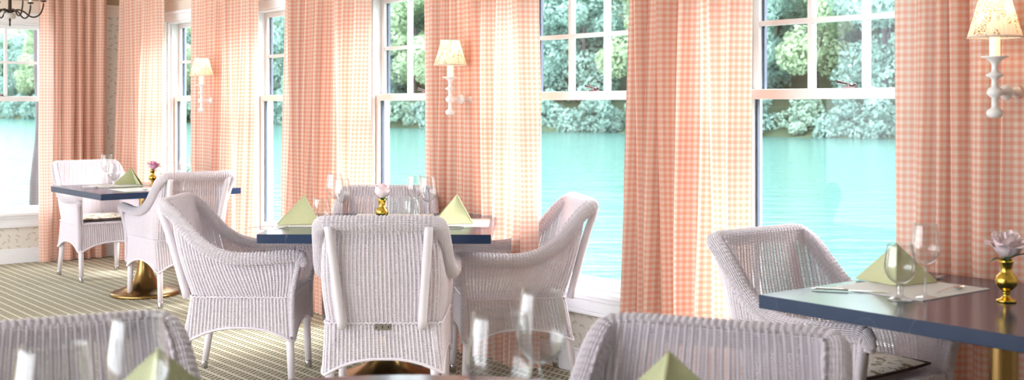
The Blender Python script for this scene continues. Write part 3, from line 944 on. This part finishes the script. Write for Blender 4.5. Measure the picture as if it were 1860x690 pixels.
    for s in np.arange(0, L, stk):
        i = int(np.argmin(abs(sk - s)))
        zz = np.linspace(ZS, ze[i], 6); kk = (ZS - zz) / (ZS - 0.225)
        m.tube(np.column_stack([top[i, 0] + (low[i, 0] - top[i, 0]) * kk, top[i, 1] + (low[i, 1] - top[i, 1]) * kk, zz]), 0.0028, 6, caps=False)
    kk = np.clip((ZS - ze) / (ZS - 0.225), 0, 1)[:, None]
    m.tube(np.column_stack([top + (low - top) * kk, ze]), 0.0065, 8, closed=True)
    Q['skirt'] = m.mesh('skirt', 'wicker')
    m = MB()
    o2 = top.copy(); o2 += o2 / np.linalg.norm(o2, axis=1, keepdims=True) * 0.003
    P = np.column_stack([o2, ZS + 0.0025 * np.sin(sk * 2 * PI / 0.02)])
    m.tube(P, 0.0048, 6, closed=True)
    Q['band'] = m.mesh('braid_band', 'wicker')
    # seat
    m = MB()
    ys = np.arange(-0.215, 0.243, ROW)
    xs = np.linspace(-0.238, 0.238, 60)
    for r, y in enumerate(ys):
        P = np.column_stack([xs, np.full(60, y), 0.437 + 0.002 * np.cos(PI * xs / STK + (r % 2) * PI)])
        m.tube(P, 0, 4, flat=(0.0012, 0.0031), ref=np.tile([0, 0, 1.0], (60, 1)), caps=False)
    for x in np.arange(-10, 11) * STK:
        m.tube([(x, -0.215, 0.437), (x, 0.245, 0.437)], 0.0023, 5)
    Q['seat'] = m.mesh('seat', 'wicker')
    # legs with ferrules
    for key, a, b in (('leg0', (-.228, .232, .43), (-.232, .248, 0.034)), ('leg1', (.228, .232, .43), (.232, .248, 0.034)),
                      ('leg2', (-.205, -.205, .43), (-.225, -.272, 0.034)), ('leg3', (.205, -.205, .43), (.225, -.272, 0.034))):
        a, b = np.array(a), np.array(b)
        m = MB(); m.tube(np.array([a + (b - a) * k for k in (0, .3, .6, 1)]), [.0205, .02, .0185, .0165], 16); Q[key] = m.mesh('leg', 'wicker_pole')
        d = (b - a) / (a[2] - b[2]); e = b + d * 0.034
        m = MB(); m.tube([b - d * 0.004, b + d * 0.002, b + d * .03, e], [.0165, .018, .0178, .0165], 16); Q[key + 'f'] = m.mesh('ferrule', 'steel')
    for key, sx in (('bp0', -1), ('bp1', 1)):
        m = MB(); m.tube(resample([(sx * .163, -.258, .415), (sx * .172, -.284, .52), (sx * .187, -.330, .70), (sx * .2, -.375, .842)], 12), .0185, 14)
        Q[key] = m.mesh('back_post', 'wicker_pole')
    m = MB(); m.box(-.031, .031, -.256, -.249, .408, .429)
    m.lathe([(0, .0), (.004, .0), (.004, .004), (0, .004)], 8, (0, -.2, .418))
    Q['plaque'] = MB()
    q = MB(); q.box(-.031, .031, -.2385, -.2325, .404, .427); Q['plaque'] = q.mesh('name_plate', 'pulltab', False)
    m = MB()
    for x in (-.025, .025):
        m.tube([(x, -.2415, .4155), (x, -.2375, .4155)], .0028, 8)
    m.tube([(0, -.2405, .411), (0, -.2405, .421)], .0022, 8)
    Q['screw'] = m.mesh('screw', 'dark_iron')
    return Q
CQ = chair_meshes()
def chair(x, y, face, label, plate=True):
    """face: direction vector the sitter looks along"""
    rot = math.atan2(face[1], face[0]) - PI / 2
    c = thing('wicker_armchair', label, 'chair', (x, y, 0), rot, 'white wicker armchairs')
    for nm, key in (('backrest', 'backrest'), ('arm', 'arm_a'), ('arm', 'arm_b'), ('rolled_rim', 'rim'), ('arm_post', 'post_a'), ('arm_post', 'post_b'),
                    ('skirt', 'skirt'), ('braid_band', 'band'), ('seat', 'seat'), ('back_post', 'bp0'), ('back_post', 'bp1')):
        link(nm, CQ[key], c)
    for k in range(4):
        lg = link('leg', CQ['leg%d' % k], c); link('ferrule', CQ['leg%df' % k], lg)
    p = link('name_plate', CQ['plaque'], c); link('screw', CQ['screw'], p)
    return c
def rotv(v, deg):
    a = math.radians(deg); return (v[0] * math.cos(a) - v[1] * math.sin(a), v[0] * math.sin(a) + v[1] * math.cos(a))
D1 = tuple(-E); E_ = tuple(E)
CHAIRS = dict(
    far=chair(-3.17, 9.29, E_, 'farthest white wicker armchair facing the camera, with a floral cushion'),
    farb=chair(-2.28, 8.20, D1, 'white wicker armchair tucked under the near side of the farthest table'),
    front=chair(-0.53, 5.17, (0, 1), 'white wicker armchair seen squarely from behind at the middle table'),
    back=chair(-0.68, 6.25, (0, -1), 'white wicker armchair on the window side of the middle table, behind the rose'),
    left=chair(-1.275, 5.85, (1, 0), 'white wicker armchair in side view left of the middle table'),
    right=chair(-0.01, 5.805, (-0.985, -0.17), 'white wicker armchair in side view right of the middle table'),
    near=chair(1.104, 4.07, E_, 'white wicker armchair by the nearest window, at the left of the right table'),
    fgr=chair(0.285, 2.17, (-0.40, -0.917), 'blurred foreground wicker armchair right of the centre glasses'),
    fgl=chair(-0.80, 2.20, (0.46, -0.88), 'blurred foreground wicker armchair in the bottom left corner'))

def cushion(ch, label):
    m = MB(); n = 17; g = np.linspace(-1, 1, n)
    hx, hy = 0.218, 0.205
    def sheet(sgn):
        P = np.empty((n, n, 3))
        for i, a in enumerate(g):
            for j, b in enumerate(g):
                k = (1 - abs(a) ** 4) * (1 - abs(b) ** 4)
                P[i, j] = (b * hx * (1 - 0.03 * a * a), a * hy * (1 - 0.03 * b * b) + 0.01, 0.460 + sgn * 0.017 * k ** 0.5)
        return P
    m.grid(sheet(1)); m.grid(sheet(-1)[:, ::-1])
    root = thing('seat_cushion', label, 'cushion', tuple(ch.location), ch.rotation_euler[2], 'floral seat cushions')
    m.build('pad', 'cushion', root)
    m = MB(); e = []
    for k in range(80):
        a = 2 * PI * k / 80; q = max(abs(math.cos(a)), abs(math.sin(a)))
        x, y = math.cos(a) / q, math.sin(a) / q
        e.append((x * hx * (1 - 0.03 * y * y), y * hy * (1 - 0.03 * x * x) + 0.01, 0.460))
    m.tube(e, 0.005, 6, closed=True); m.build('piping', 'cushion_edge', root)
cushion(CHAIRS['far'], 'thin floral cushion on the farthest wicker chair')
cushion(CHAIRS['near'], 'floral cushion on the wicker chair by the right table')
cushion(CHAIRS['right'], 'floral cushion on the side-view chair right of the middle table')

# ------------------------------------------------------------------ tables
TOP = 0.75
def pedestal(root, rb=0.23, col=0.039):
    m = MB()
    m.lathe([(0, 0), (rb, 0), (rb + .004, .006), (rb, .02), (rb - .008, .024), (rb - .03, .03), (rb * .72, .043), (rb * .5, .066), (rb * .36, .105), (.058, .15), (.048, .20), (col + .002, .25)], 48)
    m.build('base', 'brass', root)
    m = MB(); m.lathe([(col, .245), (col, TOP - .05)], 32); m.build('column', 'brass', root)
    m = MB(); m.lathe([(0, TOP - .056), (.16, TOP - .056), (.16, TOP - .041), (0, TOP - .041)], 32); m.build('mounting_plate', 'dark_iron', root)
def table_rect(x, y, rot, hx, hy, label):
    t = thing('dining_table', label, 'table', (x, y, 0), rot, 'slate blue dining tables')
    m = MB(); m.box(-hx, hx, -hy, hy, TOP - 0.041, TOP); m.build('tabletop', 'stone', t, False, bevel=0.002)
    pedestal(t)
    return t
TF = R2W(-8.18, 3.20); table_rect(TF[0], TF[1], ROOM_ROT, 0.50, 0.485, 'slate blue square table in the far left corner by the windows')
table_rect(-0.606, 5.86, math.radians(-0.8), 0.52, 0.52, 'slate blue square table in the middle, ringed by four wicker chairs')
TR = R2W(-2.408 + 0.55, 2.856 + 0.425); table_rect(TR[0], TR[1], ROOM_ROT, 0.55, 0.425, 'slate blue table against the curtain, cut off by the right picture edge')
FG = (-0.2, 1.785)
t = thing('dining_table', 'glossy round foreground table at the bottom edge, reflecting the curtains', 'table', (FG[0], FG[1], 0), 0, 'slate blue dining tables')
m = MB(); m.lathe([(0, TOP), (0.795, TOP), (0.80, TOP - .004), (0.80, TOP - .037), (0.795, TOP - .041), (0, TOP - .041)], 96); m.build('tabletop', 'stone', t, False)
pedestal(t)
# ------------------------------------------------------------------ tableware
def lathe_mesh(name, prof, mat, seg=36):
    m = MB(); m.lathe(prof, seg); return m.mesh(name, mat)
def shellprof(outer, t=0.0009):
    """outer bowl profile from stem joint up to the rim -> adds the inner wall"""
    inner = [(max(r - t, 0.0), z + (t * 2 if i == 0 else t * 0.3)) for i, (r, z) in enumerate(outer)]
    inner[0] = (0.0, outer[0][1] + 0.004)
    return [(0.0, outer[0][1])] + outer + inner[::-1]
def bez(pts, n): return [tuple(p) for p in resample(np.array(pts), n)]
WINE_BOWL = shellprof(bez([(.004, .098), (.016, .102), (.032, .116), (.0415, .138), (.0425, .158), (.039, .185), (.0335, .222)], 22))
WINE_FOOT = [(0, 0), (.036, 0), (.037, .0012), (.030, .003), (.012, .006), (.005, .012), (.0038, .03), (.0036, .08), (.0042, .0975), (0, .0978)]
GOB_BOWL = shellprof(bez([(.006, .048), (.020, .052), (.036, .066), (.0445, .088), (.0455, .105), (.042, .130), (.037, .165)], 22))
GOB_FOOT = [(0, 0), (.036, 0), (.037, .002), (.028, .005), (.012, .012), (.0085, .02), (.0105, .03), (.0085, .04), (.0085, .0475), (0, .0478)]
TUM = shellprof(bez([(.0, .003), (.022, .002), (.034, .010), (.042, .032), (.044, .055), (.041, .085), (.037, .112)], 22))
GM = dict(wb=lathe_mesh('bowl', WINE_BOWL, 'bowl_glass'), wf=lathe_mesh('stem', WINE_FOOT, 'stem_glass'), gb=lathe_mesh('bowl', GOB_BOWL, 'bowl_glass'),
          gf=lathe_mesh('stem', GOB_FOOT, 'stem_glass'), tb=lathe_mesh('tumbler', TUM, 'bowl_glass'))
ZT = TOP + 0.0006
def wine(x, y, label, sc_=1.0):
    g = thing('wine_glass', label, 'wine glass', (x, y, ZT), 0, 'wine glasses'); g.scale = (sc_,) * 3
    link('bowl', GM['wb'], g); link('stem', GM['wf'], g)
def goblet(x, y, label, sc_=1.0):
    g = thing('water_goblet', label, 'water glass', (x, y, ZT), 0, 'water goblets'); g.scale = (sc_,) * 3
    link('bowl', GM['gb'], g); link('stem', GM['gf'], g)
def tumbler(x, y, label):
    tag(link('stemless_glass', GM['tb'], None, (x, y, ZT), 0), label, 'glass', 'stemless glasses')

def placemat(x, y, rot, label, hx=0.22, hy=0.155):
    m = MB(); m.box(-hx, hx, -hy, hy, 0, 0.0022)
    tag(m.build('placemat', 'placemat', None, False, bevel=0.0008, loc=(x, y, ZT - 0.0004), rotz=rot), label, 'placemat', 'pale woven placemats')
def napkin_mesh():
    m = MB(); n = 9
    def panel(a, b, c, th, bow):
        a, b, c = map(np.array, (a, b, c)); nn = np.cross(b - a, c - a); nn = nn / np.linalg.norm(nn)
        for sgn in (0, 1):
            P = np.empty((n, n, 3))
            for i in range(n):
                for j in range(n):
                    u, v = i / (n - 1), j / (n - 1)
                    p = a + (b - a) * u * (1 - v) + (c - a) * u * v
                    P[i, j] = p + nn * (bow * math.sin(PI * u) * math.sin(PI * v) + th * sgn * (1 if u > 0 else 1))
            m.grid(P if sgn else P[:, ::-1])
        e = [a + (c - a) * k for k in np.linspace(0, 1, 6)]
        m.tube([p + nn * th * 0.5 for p in e], th * 0.6, 6)
        m.tube([p + nn * th * 0.5 for p in [b + (c - b) * k for k in np.linspace(0, 1, 6)]], th * 0.6, 6)
        m.tube([p + nn * th * 0.5 for p in [a + (b - a) * k for k in np.linspace(0, 1, 6)]], th * 0.6, 6)
    ap = (0, 0.0, 0.128); rf = (0.0, -0.085, 0.003)
    for s in (-1, 1):
        tip = (s * 0.128, 0.045, 0.003)
        if s < 0: panel(ap, rf, tip, 0.003, 0.006)
        else: panel(ap, tip, rf, 0.003, 0.006)
        tip2 = (s * 0.118, 0.062, 0.003); rf2 = (0, -0.06, 0.003); ap2 = (0, 0.006, 0.121)
        if s < 0: panel(ap2, rf2, tip2, 0.002, 0.003)
        else: panel(ap2, tip2, rf2, 0.002, 0.003)
    return m.mesh('folded_napkin', 'napkin')
NAP = napkin_mesh()
def napkin(x, y, deg, label, s=1.0):
    o = link('folded_napkin', NAP, None, (x, y, ZT + 0.0022), math.radians(deg)); o.scale = (s, s, s)
    tag(o, label, 'napkin', 'green folded napkins')

VASE_PROF = [(0, 0), (.027, 0), (.029, .003), (.027, .006), (.016, .011), (.010, .017), (.009, .022), (.013, .027), (.010, .031), (.018, .036), (.028, .047), (.0315, .060), (.028, .074),
             (.018, .084), (.0155, .089), (.0165, .10), (.0195, .115), (.0225, .122), (.021, .122), (.015, .10), (.012, .07), (0, .05)]
VASE = lathe_mesh('bud_vase', VASE_PROF, 'bright_brass', 40)
def petal_grid(r, hgt, wid, open_, curl, n=7):
    P = np.empty((n, n, 3))
    for i in range(n):
        v = i / (n - 1)
        for j in range(n):
            u = (j / (n - 1) - 0.5) * 2
            w = wid * (math.sin(PI * (0.12 + 0.80 * v)) ** 0.7)
            a = u * w
            rad = r * (0.25 + 0.75 * math.sin(min(1, v * 1.5) * PI / 2)) + open_ * v * v + curl * max(0, v - 0.7) ** 1.5
            z = hgt * (v - 0.12 * (u * u) * v) - curl * 0.4 * max(0, v - 0.75)
            P[i, j] = (rad * math.cos(a), rad * math.sin(a), z)
    return P
def rose_petals(mat, s, open_):
    out = []
    rr = random.Random(5)
    k = 0
    for lay, (cnt, r, h, wd, op, cu) in enumerate([(2, .006, .046, 1.7, 0, 0), (3, .011, .048, 1.25, .001, 0), (4, .016, .048, 1.0, .004 * open_, .02), (5, .021, .045, .85, .009 * open_, .10 * open_), (5, .024, .037, .8, .015 * open_, .16 * open_)]):
        for i in range(cnt):
            a = 2 * PI * i / cnt + lay * 0.7 + rr.uniform(-.15, .15)
            P = petal_grid(r * s, h * s * rr.uniform(.94, 1.05), wd, op * s, cu * s)
            c, sn = math.cos(a), math.sin(a)
            P = np.stack([P[..., 0] * c - P[..., 1] * sn, P[..., 0] * sn + P[..., 1] * c, P[..., 2]], -1)
            m = MB(); m.grid(P); out.append(m.mesh('petal', mat))
    return out
PETALS = dict(big=rose_petals('rose', 1.62, 0.38), bud=rose_petals('rose', 1.5, 0.06), pink=rose_petals('rose_pink', 1.5, 0.45))
def leaf_mesh(L, wd, droop):
    n = 9; P = np.empty((n, 3, 3))
    for i in range(n):
        k = i / (n - 1); w = wd * math.sin(PI * k ** 0.8) * 0.5
        z = L * (0.55 * k - droop * k * k); x = L * k
        P[i, 0] = (x, -w, z + w * 0.35); P[i, 1] = (x, 0, z); P[i, 2] = (x, w, z + w * 0.35)
    m = MB(); m.grid(P); return m.mesh('leaf', 'leaf_green')
LEAF = [leaf_mesh(.065, .026, .2), leaf_mesh(.055, .022, .55), leaf_mesh(.045, .018, -.5)]
def vase_rose(x, y, label_v, label_r, kind, tilt=(0, 0), lift=0.012, leaves=((20, 0, 0), (150, 1, 0), (250, 2, 0), (310, 0, .01), (90, 2, 0))):
    vo = link('bud_vase', VASE, None, (x, y, ZT), 0.3); vo.scale = (0.86 if kind == 'pink' else 1.0,) * 3
    tag(vo, label_v, 'vase', 'small brass bud vases')
    vs = 0.86 if kind == 'pink' else 1.0
    r = thing('rose', label_r, 'flower', (x, y, ZT + 0.05 * vs), 0, 'single roses in brass vases'); r.scale = (vs,) * 3
    m = MB(); m.tube([(0, 0, 0.004), (0, 0, .05), (0, 0, .075 + lift)], [.0024, .0024, .003], 8); m.build('stem', 'stem_green', r)
    m = MB(); m.lathe([(0, 0), (.006, .001), (.010, .006), (.011, .012), (.008, .016), (0, .016)], 12, (0, 0, .07 + lift)); m.build('calyx', 'stem_green', r)
    for me in PETALS[kind]:
        p = link('petal', me, r, (0, 0, .078 + lift)); p.rotation_euler = (tilt[0], tilt[1], 0)
    for a, k, dz in leaves:
        lf = link('leaf', LEAF[k], r, (0, 0, .068 + dz)); lf.rotation_euler = (0, 0, math.radians(a))

def knife(x, y, rot, label):
    root = thing('table_knife', label, 'knife', (x, y, ZT + 0.002), rot, 'silver cutlery')
    m = MB(); m.tube([(-.115, 0, .004), (-.10, 0, .004), (-.03, 0, .0035), (-.005, 0, .003)], 0, 10, flat=(.0055, .0032)); m.build('handle', 'silver', root)
    m = MB(); xs = np.linspace(-.006, .115, 10)
    up = [(x_, .006, .0012) for x_ in xs[:-2]] + [(xs[-2], .0045, .0012), (xs[-1], -.002, .0012)]
    lo = [(x_, -.006, .0012) for x_ in xs[:-1]] + [(xs[-1], -.003, .0012)]
    P = np.array([up, lo]); Q_ = P.copy(); Q_[..., 2] += .0016
    m.grid(Q_); m.grid(P[::-1]); m.build('blade', 'silver', root)
def spoon(x, y, rot, label):
    root = thing('teaspoon', label, 'spoon', (x, y, ZT + 0.002), rot, 'silver cutlery')
    m = MB(); m.tube(resample([(-.085, 0, .002), (-.04, 0, .006), (.0, 0, .009), (.02, 0, .006)], 14), 0, 8, flat=(.0035, .0014)); m.build('handle', 'silver', root)
    m = MB(); n = 11; P = np.empty((n, n, 3))
    for i in range(n):
        for j in range(n):
            r_, a = i / (n - 1), 2 * PI * j / (n - 1)
            P[i, j] = (.042 + .024 * r_ * math.cos(a), .0145 * r_ * math.sin(a), .0005 + .0085 * r_ ** 2)
    m.grid(P); m.build('spoon_bowl', 'silver', root)
def fork(x, y, rot, label):
    root = thing('table_fork', label, 'fork', (x, y, ZT + 0.002), rot, 'silver cutlery')
    m = MB(); m.tube(resample([(-.10, 0, .002), (-.05, 0, .005), (.0, 0, .008), (.03, 0, .004)], 14), 0, 8, flat=(.004, .0014)); m.build('handle', 'silver', root)
    m = MB(); m.tube([(.028, 0, .004), (.04, 0, .0022), (.052, 0, .0018)], 0, 8, flat=(.011, .0012)); m.build('fork_neck', 'silver', root)
    for k in range(4):
        yy = -.0085 + k * .00567
        m = MB(); m.tube([(.05, yy, .0018), (.075, yy, .003), (.095, yy, .008)], [.0015, .0013, .0008], 6); m.build('tine', 'silver', root)

def at(px, py, h=TOP):
    z = F_PX * (EYE - h) / (py - HORIZON); return ((px - W / 2) / F_PX * z, z)
def room_ang(): return ROOM_ROT
# right table
x, y = at(1652, 524); placemat(x, y, ROOM_ROT + PI / 2, 'pale placemat under the napkin on the right table', 0.185, 0.165)
x, y = at(1628, 515); napkin(x, y, -18, 'green folded napkin standing on the right table', 1.0)
x, y = at(1635, 545); goblet(x, y, 'water goblet with short stem on the right table')
x, y = at(1681, 541); wine(x, y, 'tall wine glass on the right table, before the curtain')
x, y = at(1544, 530); knife(x, y, math.atan2(-0.62, 0.78) + 0.35, 'silver table knife at the left of the right table placemat')
x, y = at(1728, 529); spoon(x, y, ROOM_ROT + PI / 2, 'silver teaspoon lying right of the wine glass on the right table')
x, y = at(1688, 508); fork(x, y, ROOM_ROT + PI / 2, 'silver fork behind the napkin on the right table')
x, y = at(1828, 548); vase_rose(x, y, 'brass bud vase on the right table at the picture edge', 'large open blush rose on the right table', 'big', (0.15, 0.0), 0.0,
                              ((170, 2, .01), (195, 1, .0), (330, 0, .004), (275, 2, 0), (30, 0, .0), (250, 1, .006)))
# middle table
for xx, yy, dg, lab in ((-0.98, 5.86, 90, 'pale placemat at the left place of the middle table'), (-0.24, 5.86, 90, 'pale placemat at the right place of the middle table'),
                        (-0.61, 5.52, 0, 'pale placemat at the near place of the middle table'), (-0.61, 6.20, 0, 'pale placemat at the window place of the middle table')):
    placemat(xx, yy, math.radians(dg), lab, 0.20, 0.13)
napkin(-1.0, 5.81, 62, 'green folded napkin at the left end of the middle table', 1.08)
napkin(-0.265, 5.83, 60, 'green folded napkin at the right end of the middle table', 1.08)
x, y = at(584, 401); tumbler(x, y, 'stemless glass nearest the left napkin of the middle table')
x, y = at(608, 396); wine(x, y, 'taller wine glass at the left of the middle table, partly behind another', 1.02)
x, y = at(621, 403); wine(x, y, 'front wine glass at the left of the rose on the middle table', 0.96)
x, y = at(748, 404); tumbler(x, y, 'stemless glass right of the rose on the middle table')
x, y = at(753, 393); wine(x, y, 'wine glass behind the stemless glass right of the rose', 0.95)
x, y = at(777, 403); wine(x, y, 'rightmost wine glass on the middle table before the curtain', 1.0)
x, y = at(694, 408); vase_rose(x, y, 'brass bud vase in the centre of the middle table', 'pale blush rosebud in the centre of the middle table', 'bud', (0, 0), 0.0,
                              ((160, 2, .0), (200, 2, .012), (20, 2, 0), (300, 1, 0), (60, 2, .0)))
fork(-1.13, 5.60, 0.2, 'silver fork at the left edge of the middle table')
knife(-0.22, 5.62, 0.0, 'silver knife at the right edge of the middle table')
# far table
ang = ROOM_ROT
x, y = R2W(-8.42, 3.1)[:2]; placemat(x, y, ang + PI / 2, 'pale placemat at the far place of the far left table', 0.19, 0.15)
x, y = R2W(-7.93, 3.1)[:2]; placemat(x, y, ang + PI / 2, 'pale placemat at the near place of the far left table', 0.19, 0.15)
x, y = at(239, 336); napkin(x, y, 165, 'green folded napkin at the far place of the far left table', 0.95)
x, y = at(292, 341); napkin(x, y, -40, 'green folded napkin half hidden behind the near chair of the far table', 0.8)
x, y = at(194, 338); wine(x, y, 'wine glass at the left of the far table')
x, y = at(207, 340); goblet(x, y, 'goblet beside the napkin on the far table')
x, y = at(337, 338); wine(x, y, 'wine glass on the far table, seen against the farthest window', 1.0)
x, y = at(318, 336); goblet(x, y, 'faint goblet on the far table behind the near chair back')
x, y = at(277, 336); vase_rose(x, y, 'brass bud vase on the far left table', 'open pink rose on the far left table', 'pink', (0, 0.25), 0.0,
                             ((160, 2, .012), (200, 2, 0), (330, 1, 0)))
x, y = at(180, 341); knife(x, y, 0.0, 'silver knife at the left corner of the far table')
x, y = at(252, 347); spoon(x, y, 0.4, 'silver spoon on the far table near the front edge')
# foreground round table
placemat(0.30, 2.06, math.radians(-30), 'placemat before the right foreground chair', 0.2, 0.15)
placemat(-0.66, 2.08, math.radians(28), 'placemat before the left foreground chair', 0.2, 0.15)
placemat(0.0, 2.42, math.radians(0), 'placemat at the window side of the round foreground table', 0.1, 0.1)
napkin(0.285, 2.19, -22, 'blurred green napkin before the right foreground chair', 1.0)
napkin(-0.625, 2.13, 12, 'blurred green napkin before the left foreground chair', 1.14)
goblet((908 - 930) / F_PX * 2.1, 2.1, 'blurred goblet left of centre on the round foreground table', 1.3)
wine((983 - 930) / F_PX * 2.2, 2.2, 'blurred tall wine glass in the centre foreground', 1.08)
wine((250 - 930) / F_PX * 1.88, 1.88, 'heavily blurred wine glass before the bottom left chair', 1.12)
goblet((98 - 930) / F_PX * 1.8, 1.8, 'heavily blurred goblet at the bottom left edge', 1.33)
